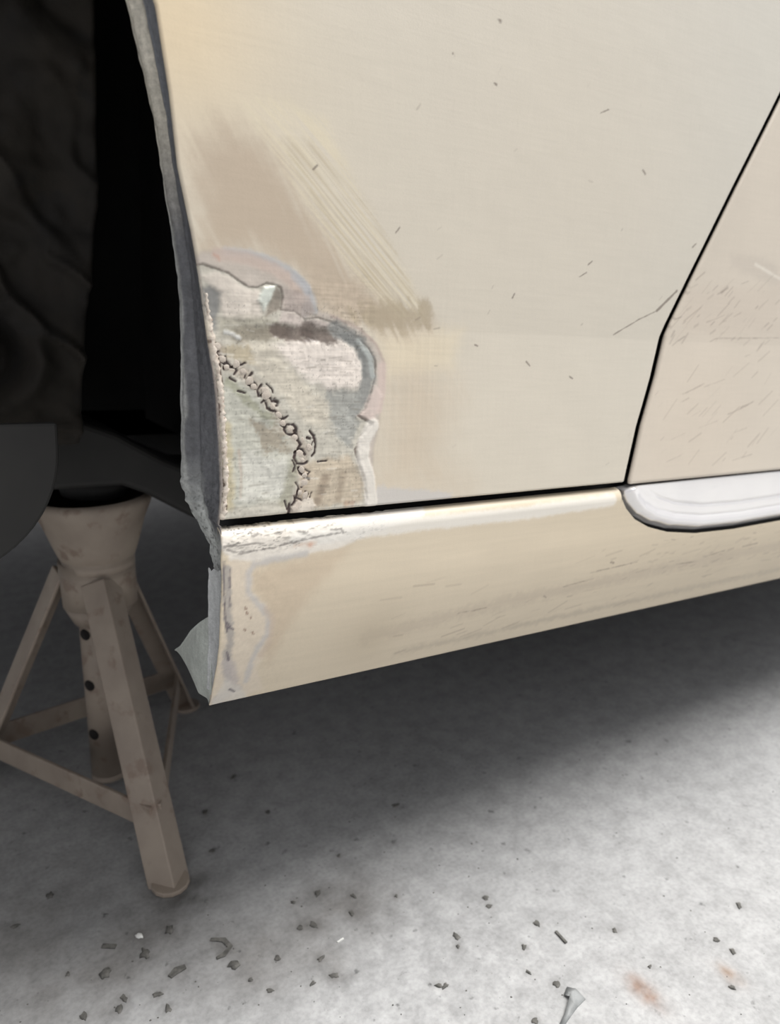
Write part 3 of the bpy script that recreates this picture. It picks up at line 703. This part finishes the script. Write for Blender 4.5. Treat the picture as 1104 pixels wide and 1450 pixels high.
for i, (bu, bv) in enumerate(WELD):
    o = link(bpy.data.objects.new('weld_bead', bead_me[i % 4]), fender)
    k = rng.uniform(1.8, 2.9) / 1000
    o.scale = (k, 0.00045, k * rng.uniform(0.7, 1.0)); o.rotation_euler = (0, rng.uniform(0, 6.28), 0)
    o.location = (bu / 1000, (float(y_body(np.array(bv))) + 0.5) / 1000, bv / 1000)

# door
vd = np.concatenate([rows((129.0, 300, 0.8), (300, 470, 1.0), (470, 620, 8)), [620]])
ud = np.concatenate([rows((0, 240, 1.0), (240, 1100, 20)), [1100]])
UD = door_u(vd)[:, None] + 5.2 + ud[None]; VD = np.broadcast_to(vd[:, None], UD.shape).copy()
cd, hd = paint(UD, VD, DOOR_MARKS, (209, 199, 184))
scratches(UD, VD, cd, 65, (350, 560), (140, 300), 38, 6, 3, 26, 0.9, (140, 125, 113), 5)
scratches(UD, VD, cd, 45, (380, 560), (240, 290), 36, 8, 2, 10, 1.2, (126, 112, 102), 6)
YD = y_body(VD) + 0.4 * (fbm(UD / 50, VD / 50, 61) - 0.5)
door = panel('door', UD, YD, VD, cd, M_PAINT, car, [(0.8, 0.2), (1.7, 0.8), (2.3, 1.8), (2.2, 2.8), (1.2, 3.4), (-8, 3.6)])
door['label'] = 'beige door edge with fine diagonal scratches'

# rocker panel
def y_rocker(v):
    t = np.clip((v - 114) / 9.6, 0, 1)
    return 22 * np.clip((85 - v) / 85, 0, 1.05) ** 2 + 8 * (1 - np.sqrt(1 - t * t * 0.998))
SCV = np.array(SILL_CURVE)
uc = np.concatenate([rows((0, 325, 1.0), (325, 385, 0.4), (385, 700, 1.6), (700, 1500, 20)), [1500]])
top = np.interp(uc, np.concatenate([[0, SCV[0, 0] - 0.5], SCV[:, 0], [1500]]), np.concatenate([[123.6, 123.6], SCV[:, 1], [SCV[-1, 1]]]))
wavy = np.where(uc < 120, 0.8 * (fbm(uc / 5, uc * 0, 71) - 0.5), 0)
top = top + wavy
bb = np.concatenate([np.linspace(0, 0.86, 120, endpoint=False), 0.86 + 0.14 * np.sin(np.linspace(0, 1, 50) * math.pi / 2)])
VR = 1.0 + bb[:, None] * (top[None] - 1.0)
UR = np.broadcast_to(uc[None], VR.shape).copy()
# the sawn-off front end is not quite straight
UR = UR + np.clip(1 - UR / 20, 0, 1) * (0.7 * (vnoise(VR / 7, VR * 0, 72) - 0.5))
cr, hr = paint(UR, VR, ROCKER_MARKS, (209, 195, 171))
scratches(UR, VR, cr, 80, (120, 640), (12, 75), 8, 10, 3, 22, 0.9, (146, 130, 114), 7)
scratches(UR, VR, cr, 60, (380, 640), (25, 75), 14, 14, 2, 8, 1.2, (140, 124, 112), 8)
st = vnoise(UR / 45, VR / 2.2, 73); pitz = fbm(UR / 1.5, VR / 1.5, 74)
lead = np.clip(1.3 - UR / 55, 0, 1)
cr *= (1 + 0.05 * (st - 0.5) + lead * 0.16 * (pitz - 0.5))[..., None]
primer_lip = np.clip((VR - 105) / 6, 0, 1) * np.clip(1.2 - UR / 110, 0, 1)
cr *= (1 - 0.68 * primer_lip * sstep(0.55, 0.66, fbm(UR / 2.0, VR / 0.9, 75)) * sstep(0.3, 0.6, fbm(UR / 12, VR / 5, 79)))[..., None]
hr += primer_lip * 0.9 * (fbm(UR / 4, VR / 3, 76) - 0.5) + lead * 0.5 * (fbm(UR / 8, VR / 8, 77) - 0.5)
YR = y_rocker(VR) - hr + 0.5 * (fbm(UR / 60, VR / 40, 78) - 0.5)
rocker = panel('rocker_panel', UR, YR, VR, cr, M_PAINT, car, [(0.3, 0.6), (0.2, 1.4), (-6, 2.4)])
rocker['label'] = 'beige rocker panel with a sanded front end and bright rolled top lip'

# end of the rocker: upright flange and the bent floor flange behind it
ev = np.linspace(9, 97, 110); es = np.linspace(0, 1, 14)
ES, EV = np.meshgrid(es, ev)
y0 = y_rocker(EV) + 2.2; y1 = np.clip(24.3 + 1.2 * (fbm(EV / 6, EV * 0, 81) - 0.5) + np.clip((40 - EV) / 40, 0, 1) * 6, y0 + 3, None)
EV2 = EV - 4.5 * ES * np.clip((EV - 80) / 17, 0, 1) + (EV > 92) * 3 * (vnoise(ES * 6, EV * 0, 82) - 0.5)
EU = 0.6 + 1.4 * (fbm(EV / 14, ES * 3, 83) - 0.5) + 1.2 * np.sin(ES * 3.1)
ce = np.ones(ES.shape + (3,)) * lin((214, 216, 216)) * (0.78 + 0.4 * fbm(EV / 12, ES * 5, 84))[..., None]
endf = panel('end_flange', EU[:, ::-1], (y0 + (y1 - y0) * ES)[:, ::-1], EV2[:, ::-1], ce[:, ::-1] * ALBEDO, M_BARE, rocker, [(0.3, 0.3), (0.2, 1.2)])
endf['label'] = 'pale grey torn end flange of the rocker'
ty = np.array([22.5, 26, 40, 56, 72, 88, 101]); tv = np.array([50, 60, 51, 39, 26, 14.5, 6.5])
by = np.array([22.5, 27, 40, 62.6, 86, 94, 101]); bv_ = np.array([1.0, -2, -5.5, -10.9, -2.5, 2, 5.5])
fyv = np.linspace(22.5, 101, 60); ft = np.linspace(0, 1, 36)
FYY, FT = np.meshgrid(fyv, ft)
tt = np.interp(FYY, ty, tv); bt = np.interp(FYY, by, bv_)
FVV = bt + (tt - bt) * FT
FUU = 2.0 + 7 * (1 - FT) ** 3 * sstep(22, 50, FYY) - 3 * np.exp(-((FYY - 55) / 25) ** 2) + 1.0 * (fbm(FYY / 15, FVV / 15, 85) - 0.5)
cfl = np.ones(FT.shape + (3,)) * lin((206, 211, 204)) * (0.82 + 0.3 * fbm(FYY / 16, FVV / 10, 86))[..., None]
botf = panel('floor_flange', FUU[:, ::-1], FYY[:, ::-1], FVV[:, ::-1], cfl[:, ::-1] * ALBEDO, M_BARE, rocker, [(0.3, 0.3), (0.2, 1.2)])
botf['label'] = 'grey green bent flange sticking out behind the rocker end'

# sill trim with a rounded front end
tu = np.concatenate([rows((SCV[0, 0] + 6, 390, 0.5), (390, 640, 1.5), (640, 1450, 20)), [1450]])
tlow = np.interp(tu, SCV[:, 0] + 4.0, SCV[:, 1] + 2.4)
ttop = 124.4 - 3.0 * np.exp(-(tu - tu[0]) / 4.0)
tlow = np.minimum(tlow, ttop - 1.0)
tb = np.linspace(0, 1, 70)
TV = tlow[None] + tb[:, None] * (ttop - tlow)[None]
TU = np.broadcast_to(tu[None], TV.shape).copy()
TD = dist_line(TU, TV, [(x + 4.0, y + 2.4) for x, y in SILL_CURVE] + [(1600, SILL_CURVE[-1][1] + 2.4)])
ty_ = 1.5 + 4.5 * np.exp(-TD / 2.2) - 3.2 * np.exp(-((TD - 8) / 4.5) ** 2) + sstep(365, 430, TU) * (0.9 * np.exp(-((TD - 14.5) / 0.9) ** 2) + 1.1 * np.exp(-((TD - 24) / 1.0) ** 2)) + np.clip(TD - 15, 0, 40) * 0.10
TY = ty_ + 0.35 * (fbm(TU / 18, TV / 6, 91) - 0.5)
trim = panel('sill_trim', TU, TY, TV, np.ones(TU.shape + (3,)), M_TRIM, car, [(0.4, 0.4), (0.6, 1.2), (0.6, 12)])
trim['label'] = 'bright metal sill strip with rounded front end'

# unseen body plates added to keep light out of the gaps and wheel house
solid('inner_sill', [slab([(0.075, 0.02), (1.9, 0.02), (1.9, 0.20), (0.075, 0.20)], 0.10, 0.13), slab([(0.02, 0.112), (1.9, 0.112), (1.9, 0.135), (0.02, 0.135)], 0.022, 0.10),
                     slab([(0.30, 0.11), (1.9, 0.11), (1.9, 0.55), (0.30, 0.55)], 0.035, 0.10)], M_BLACK, car)
solid('wheel_well_backdrop', [slab([(-1.1, 0.05), (1.9, 0.05), (1.9, 0.62), (-1.1, 0.62)], 0.50, 0.53), slab([(0.09, 0.12), (0.12, 0.12), (0.12, 0.62), (0.09, 0.62)], 0.04, 0.52)], M_BLACK, car)  # black plates added as a dark backdrop behind the wheel arch
solid('underbody', [slab([(-0.6, 0.10), (1.9, 0.10), (1.9, 0.13), (-0.6, 0.13)], 0.50, 1.65), slab([(-1.1, 0.02), (1.9, 0.02), (1.9, 0.62), (-1.1, 0.62)], 1.62, 1.65)], M_BLACK, car)
bevel(solid('top_light_block', [slab([(-1.1, 0.615), (1.9, 0.615), (1.9, 0.66), (-1.1, 0.66)], 0.03, 1.66)], M_PAINT, car), 0.02, 3)  # unseen slab over the car, added only to block light
top_block_me = car.children[-1].data
at = top_block_me.color_attributes.new('paint', 'FLOAT_COLOR', 'POINT')
at.data.foreach_set('color', np.tile(np.append(lin((211, 200, 181)) * ALBEDO, 1), len(top_block_me.vertices)))
# front half of the same wing, ahead of the wheel
fw_v = np.linspace(200, 620, 40); fw_t = np.linspace(0, 1, 20)
FWT, FWV = np.meshgrid(fw_t, fw_v)
r_edge = -690 - edge_u(FWV)
FWU = -1100 + (r_edge + 1100) * FWT
nose = panel('wing_nose', FWU, y_body(FWV), FWV, np.ones(FWU.shape + (3,)) * lin((211, 200, 181)) * ALBEDO, M_PAINT, car, GAP_HEM)
solid('front_bulkhead', [slab([(-1.1, 0.15), (-1.07, 0.15), (-1.07, 0.62), (-1.1, 0.62)], 0.02, 1.63)], M_BLACK, car)

# grimy inner fender
iv = np.linspace(138, 612, 150); it = np.linspace(0, 1, 170)
IT, IV = np.meshgrid(it, iv)
ir = np.interp(IV, [138, 158, 242, 322, 464, 612], [-33, -31, -22, -11, -8, -4])
IU = -700 + (ir + 700) * IT ** 0.6
d_hole = np.hypot(IU + 98, IV - 205)
crump = fbm(IU / 38, IV / 38, 95); fold = np.abs(fbm((IU + IV) / 50, (IU - IV) / 120, 96) - 0.5)
IY = 250 + 26 * (crump - 0.5) - 45 * np.clip(0.09 - fold, 0, 1) * np.clip((400 - IV) / 150, 0, 1) * 3 + 40 * (1 - sstep(20, 32, d_hole)) - 14 * np.exp(-((d_hole - 40) / 9) ** 2)
inner = panel('inner_fender', IU, IY, IV, np.ones(IU.shape + (3,)), M_GRIME, car, [(2, 2), (3, 6), (3, 60)])
inner['label'] = 'grimy crumpled inner fender wall in the dark wheel arch'

# brake shield, frame rail and jacking pad
cx, cz, R = -0.150, 0.150, 0.086
pts = [(cx + R * math.cos(t), cz + R * math.sin(t)) for t in np.linspace(-math.pi, 0, 30)] + [(cx + R, cz + 0.019), (cx - R, cz + 0.019)]
sh = bevel(solid('brake_shield', [slab(pts, 0.140, 0.146)], M_SHIELD, car), 0.002)
solid('stub_axle', [tube((cx, 0.146, cz), (cx, 0.26, cz), 0.03, 0.045)], M_GRIME, car, True)
rail = [(-1.0, 0.155), (-0.083, 0.155), (-0.027, 0.151), (0.008, 0.137), (0.049, 0.112), (0.085, 0.095), (1.6, 0.095), (1.6, 0.035), (0.10, 0.040), (0.073, 0.055), (0.032, 0.080), (0.012, 0.089), (-0.042, 0.089), (-1.0, 0.089)]
bevel(solid('frame_rail', [slab(rail, 0.285, 0.40)], M_SHIELD, car), 0.006, 3)['label'] = 'dark frame rail above the jack stand'
solid('jacking_pad', [tube((-0.0035, 0.332, 0.0735), (-0.0035, 0.332, 0.0905), 0.030, 0.034)], M_BLACK, car, True)

# ------------------------------------------------------------------ jack stand
CX, CY = 0.133, 0.756
stand = bpy.data.objects.new('jack_stand', None); link(stand)
stand.location = (CX, CY, 0)
tag(stand, 'dusty beige three legged jack stand under the dark frame rail', 'jack stand')
def rel(p): return (p[0] - CX, p[1] - CY, p[2])
sad = solid('saddle', [lathe([(0.0, 0.205), (0.033, 0.205), (0.033, 0.232), (0.0335, 0.240), (0.031, 0.2415), (0.0335, 0.243), (0.034, 0.250), (0.0315, 0.252), (0.035, 0.254), (0.038, 0.262), (0.047, 0.290), (0.054, 0.306), (0.054, 0.312), (0.050, 0.314)], (0.003, -0.003, 0), 48)], M_STAND, stand, True)
cup = solid('cup', [lathe([(0.050, 0.314), (0.043, 0.312), (0.036, 0.300), (0.02, 0.296), (0.0, 0.296)], (0.003, -0.003, 0), 48)], M_STANDIN, sad, True)
cup['label'] = 'dark hollow inside of the saddle'
sl = solid('sleeve', [tube((0, 0, 0.250), (0, 0, 0.205), 0.0338, 0.0335, 32), tube((0, 0, 0.205), (0, 0, 0.186), 0.0335, 0.025, 32)], M_STAND, stand, True)
post = solid('column', [tube((-0.003, 0.001, 0.215), (-0.008, 0.003, 0.016), 0.0172, 0.0172, 28), lathe([(0.0172, 0.016), (0.0178, 0.012), (0.0178, 0.010), (0.0, 0.010)], (-0.008, 0.003, 0), 28)], M_STAND, stand, True)
for z, ang in ((0.176, 215), (0.121, 215), (0.066, 215)):
    t = math.radians(ang); c0 = Vector((-0.003 - 0.005 * (0.215 - z) / 0.2, 0.001 + 0.002 * (0.215 - z) / 0.2, z)); d = Vector((math.cos(t), math.sin(t), 0))
    solid('pin_hole', [tube(c0 + d * 0.0150, c0 + d * 0.0176, 0.0058, 0.0058, 16)], M_HOLE, post, True)
def angle_iron(p0, p1, outward, w=0.024, t=0.0035):
    """two flanges meeting at a ridge that points outward"""
    p0, p1, o = Vector(p0), Vector(p1), Vector(outward)
    d = (p1 - p0).normalized(); o = (o - d * o.dot(d)).normalized(); s_ = d.cross(o).normalized()
    k = 0.70710678
    sec = [(0, 0), (w * k, -w * k), ((w - t) * k, -(w + t) * k), (0, -2 * t * k), (-(w - t) * k, -(w + t) * k), (-w * k, -w * k)]
    V = [p + s_ * a_ + o * b_ for p in (p0, p1) for a_, b_ in sec]
    n = len(sec)
    F = [(i, (i + 1) % n, (i + 1) % n + n, i + n) for i in range(n)] + [tuple(range(n - 1, -1, -1)), tuple(range(n, 2 * n))]
    return V, F
FEET = {'front': (0.135, 0.567), 'left': (-0.006, 0.838), 'back': (0.249, 0.874)}
TOPS = {'front': (0.131, 0.712, 0.243), 'left': (0.097, 0.776, 0.243), 'back': (0.165, 0.787, 0.243)}
for k in ('front', 'left', 'back'):
    fx_, fy_ = FEET[k]; tx, ty0, tz = TOPS[k]
    out_d = (fx_ - CX, fy_ - CY, 0)
    wd = 0.026 if k == 'front' else 0.021
    lg = solid('leg', [angle_iron(rel((tx, ty0, tz)), rel((fx_, fy_, 0.0035)), out_d, wd)], M_STAND, stand)
    bevel(lg, 0.0012)
    n_ = Vector(out_d).normalized(); q = Vector(rel((fx_, fy_, 0))) - n_ * 0.012
    bevel(solid('foot_plate', [sweep([q + Vector((0, 0, 0.0)), q + Vector((0, 0, 0.0045))], circle(0.0165, 14))], M_STAND, lg), 0.001)
def brace(a_, b_, za, zb, h=0.024, t=0.004):
    pa, pb = Vector(rel((*FEET[a_], 0))), Vector(rel((*FEET[b_], 0)))
    ta, tb_ = Vector(rel(TOPS[a_])), Vector(rel(TOPS[b_]))
    p = pa.lerp(ta, za / 0.243); q = pb.lerp(tb_, zb / 0.243)
    p = p.lerp(q, 0.03); q = q.lerp(p, 0.03)
    sec = [(-t / 2, -h / 2), (t / 2, -h / 2), (t / 2, h / 2), (-t / 2, h / 2)]
    return bevel(solid('brace', [sweep([p, q], sec)], M_STAND, stand), 0.001)
brace('front', 'left', 0.052, 0.050); brace('front', 'back', 0.052, 0.050); brace('left', 'back', 0.050, 0.050)

# ------------------------------------------------------------------ bits lying on the floor
def fz(x, y):
    return 0.0012 * (float(fbm(np.array([x / 40.0]), np.array([y / 40.0]), 9)[0]) - 0.5) - 0.0006
def crumb_geo(rx, ry, h, seed, n=11):
    r = random.Random(seed)
    ring = [(1 + r.uniform(-0.42, 0.42)) for _ in range(n)]
    V = []
    for kk, z in ((1.0, -0.0004), (0.92, h * 0.55), (0.55, h)):
        V += [(rx * kk * ring[i] * math.cos(6.28318 * i / n), ry * kk * ring[i] * math.sin(6.28318 * i / n), z + (r.uniform(-0.2, 0.2) * h if z > 0 else 0)) for i in range(n)]
    V.append((0, 0, h * 1.05))
    F = [tuple(range(n - 1, -1, -1))]
    for q in range(2):
        F += [(q * n + i, q * n + (i + 1) % n, (q + 1) * n + (i + 1) % n, (q + 1) * n + i) for i in range(n)]
    F += [(2 * n + i, 2 * n + (i + 1) % n, 3 * n) for i in range(n)]
    return V, F
def ribbon(path, w, h):
    """a flat crumb that follows a bent path (mm)"""
    P = [Vector((x / 1000, y / 1000, fz(x, y) + h / 2 - 0.0004)) for x, y in path]
    return sweep([p - P[0] for p in P], lambda k: [(-w * (0.6 if k in (0, len(P) - 1) else 1), -h / 2), (w * (0.6 if k in (0, len(P) - 1) else 1), -h / 2), (w * 0.5, h / 2), (-w * 0.5, h / 2)]), P[0]
def on_floor(name, geo, xy, mat, label, cat, rot=0, group=None):
    o = solid(name, [geo], mat, None, True)
    o.location = (xy[0] / 1000, xy[1] / 1000, fz(*xy)); o.rotation_euler = (0, 0, rot)
    return tag(o, label, cat, group)
FP = FLOOR_PTS
def bent(name, key, w, h, mat, label, cat):
    (geo), p0 = ribbon(FP[key], w, h)
    o = solid(name, [geo], mat, None, False); o.location = p0
    return tag(o, label, cat)
bent('dirt_flake', 'hook', 0.0022, 0.0014, M_GRIT, 'dark hook shaped flake of dirt, right of the jack stand foot', 'dirt')
bent('dirt_flake', 'kidney', 0.0034, 0.0016, M_GRIT, 'dark kidney shaped flake below the jack stand foot', 'dirt')
bent('dirt_flake', 'oblong', 0.0034, 0.0016, M_GRIT, 'dark oblong flake left of the jack stand foot', 'dirt')
bent('wood_splinter', 'stick', 0.0018, 0.0018, M_GRIT, 'dark short splinter lying slanted on the bright floor', 'splinter')
on_floor('dirt_clod', crumb_geo(0.0042, 0.0034, 0.002, 5), FP['clod'][0], M_GRIT, 'grey clod just below the hook shaped flake', 'dirt')
on_floor('dirt_clod', crumb_geo(0.0040, 0.0050, 0.0022, 6), FP['crumb'][0], M_GRIT, 'dark clod below the oblong flake', 'dirt')
on_floor('dirt_clod', crumb_geo(0.0040, 0.0044, 0.0022, 7), FP['dot'][0], M_GRIT, 'round dark clod at the left edge, level with the stand foot', 'dirt')
on_floor('dirt_clod', crumb_geo(0.0034, 0.0046, 0.002, 8), FP['speck'][0], M_GRIT, 'dark clod right under the jack stand foot', 'dirt')
on_floor('dirt_clod', crumb_geo(0.0040, 0.0056, 0.002, 9), FP['lump'][0], M_GRIT, 'dark clod beside the small white chip', 'dirt')
on_floor('paint_chip', crumb_geo(0.0022, 0.0040, 0.0012, 10), FP['white'][0], M_PALE, 'small white chip below the jack stand foot', 'paint chip', 0.5)
(geo), p0 = ribbon(FP['pale'], 0.0012, 0.0012)
o = solid('paint_chip', [geo], M_PALE); o.location = p0
tag(o, 'thin white sliver on the floor at bottom centre', 'paint chip')
# curled grey strip at the bottom edge
st_p = [Vector((x / 1000, y / 1000, 0)) for x, y in FP['strip']]
V, F = [], []
for k, p in enumerate(st_p):
    q0, q1 = st_p[max(k - 1, 0)], st_p[min(k + 1, len(st_p) - 1)]
    a_, _ = frame(q1 - q0); w_ = (0.004, 0.0055, 0.0052, 0.0035, 0.0022, 0.0015)[k]; z = (0.001, 0.0035, 0.0045, 0.003, 0.0015, 0.0008)[k]
    V += [p - st_p[0] + a_ * w_ + Vector((0, 0, z)), p - st_p[0] - a_ * w_ + Vector((0, 0, 0.0004)), p - st_p[0] - a_ * w_ + Vector((0, 0, -0.0006)), p - st_p[0] + a_ * w_ + Vector((0, 0, z - 0.001))]
for k in range(len(st_p) - 1):
    F += [(k * 4 + i, k * 4 + (i + 1) % 4, k * 4 + 4 + (i + 1) % 4, k * 4 + 4 + i) for i in range(4)]
F += [(3, 2, 1, 0), tuple(len(V) - 4 + i for i in range(4))]
o = new_mesh('metal_shaving', V, F, M_GREYCHIP, None, True); o.location = st_p[0]
tag(o, 'curled grey strip at the bottom edge of the floor', 'shaving')
crumbs = [solid('floor_crumb', [crumb_geo(0.0020, 0.0022, 0.0012, 30 + k)], M_GRIT, None, True) for k in range(4)]
for i, xy in enumerate(FP['many']):
    o = crumbs[i] if i < 4 else crumbs[i % 4].copy()
    if i >= 4: COL.objects.link(o)
    k = rng.uniform(0.7, 1.35)
    o.scale = (k, k * rng.uniform(0.8, 1.5), 1); o.rotation_euler = (0, 0, rng.uniform(0, 6.28))
    o.location = (xy[0] / 1000, xy[1] / 1000, fz(*xy))
    where = 'in the shade under the car' if xy[1] > 555 or (xy[0] > 200 and xy[1] > 500) else 'on the floor at bottom left' if xy[0] < 180 else 'on the floor at bottom centre' if xy[0] < 340 else 'on the bright floor at bottom right'
    tag(o, 'tiny dark crumb of dirt ' + where, 'dirt', 'dark crumbs ' + where)
V, F = [], []
for i in range(1500):
    x = rng.uniform(-120, 900); y = rng.uniform(220, 900)
    if x < 290 and y > 540: continue
    if rng.random() > 0.25 + 0.75 * math.exp(-((x - 60) / 260) ** 2): continue
    r_ = rng.uniform(0.0004, 0.0013); t0 = rng.uniform(0, 6.28); z = fz(x, y)
    k = len(V); n = 5
    V += [(x / 1000 + r_ * math.cos(t0 + 1.2566 * j), y / 1000 + r_ * rng.uniform(0.6, 1.3) * math.sin(t0 + 1.2566 * j), z - 0.0003) for j in range(n)] + [(x / 1000, y / 1000, z + r_ * 0.7)]
    F += [(k + j, k + (j + 1) % n, k + n) for j in range(n)]
dust = new_mesh('floor_grit', V, F, M_GRIT, None, False)
tag(dust, 'fine dark grit sprinkled over the concrete floor', 'grit', None, 'stuff')
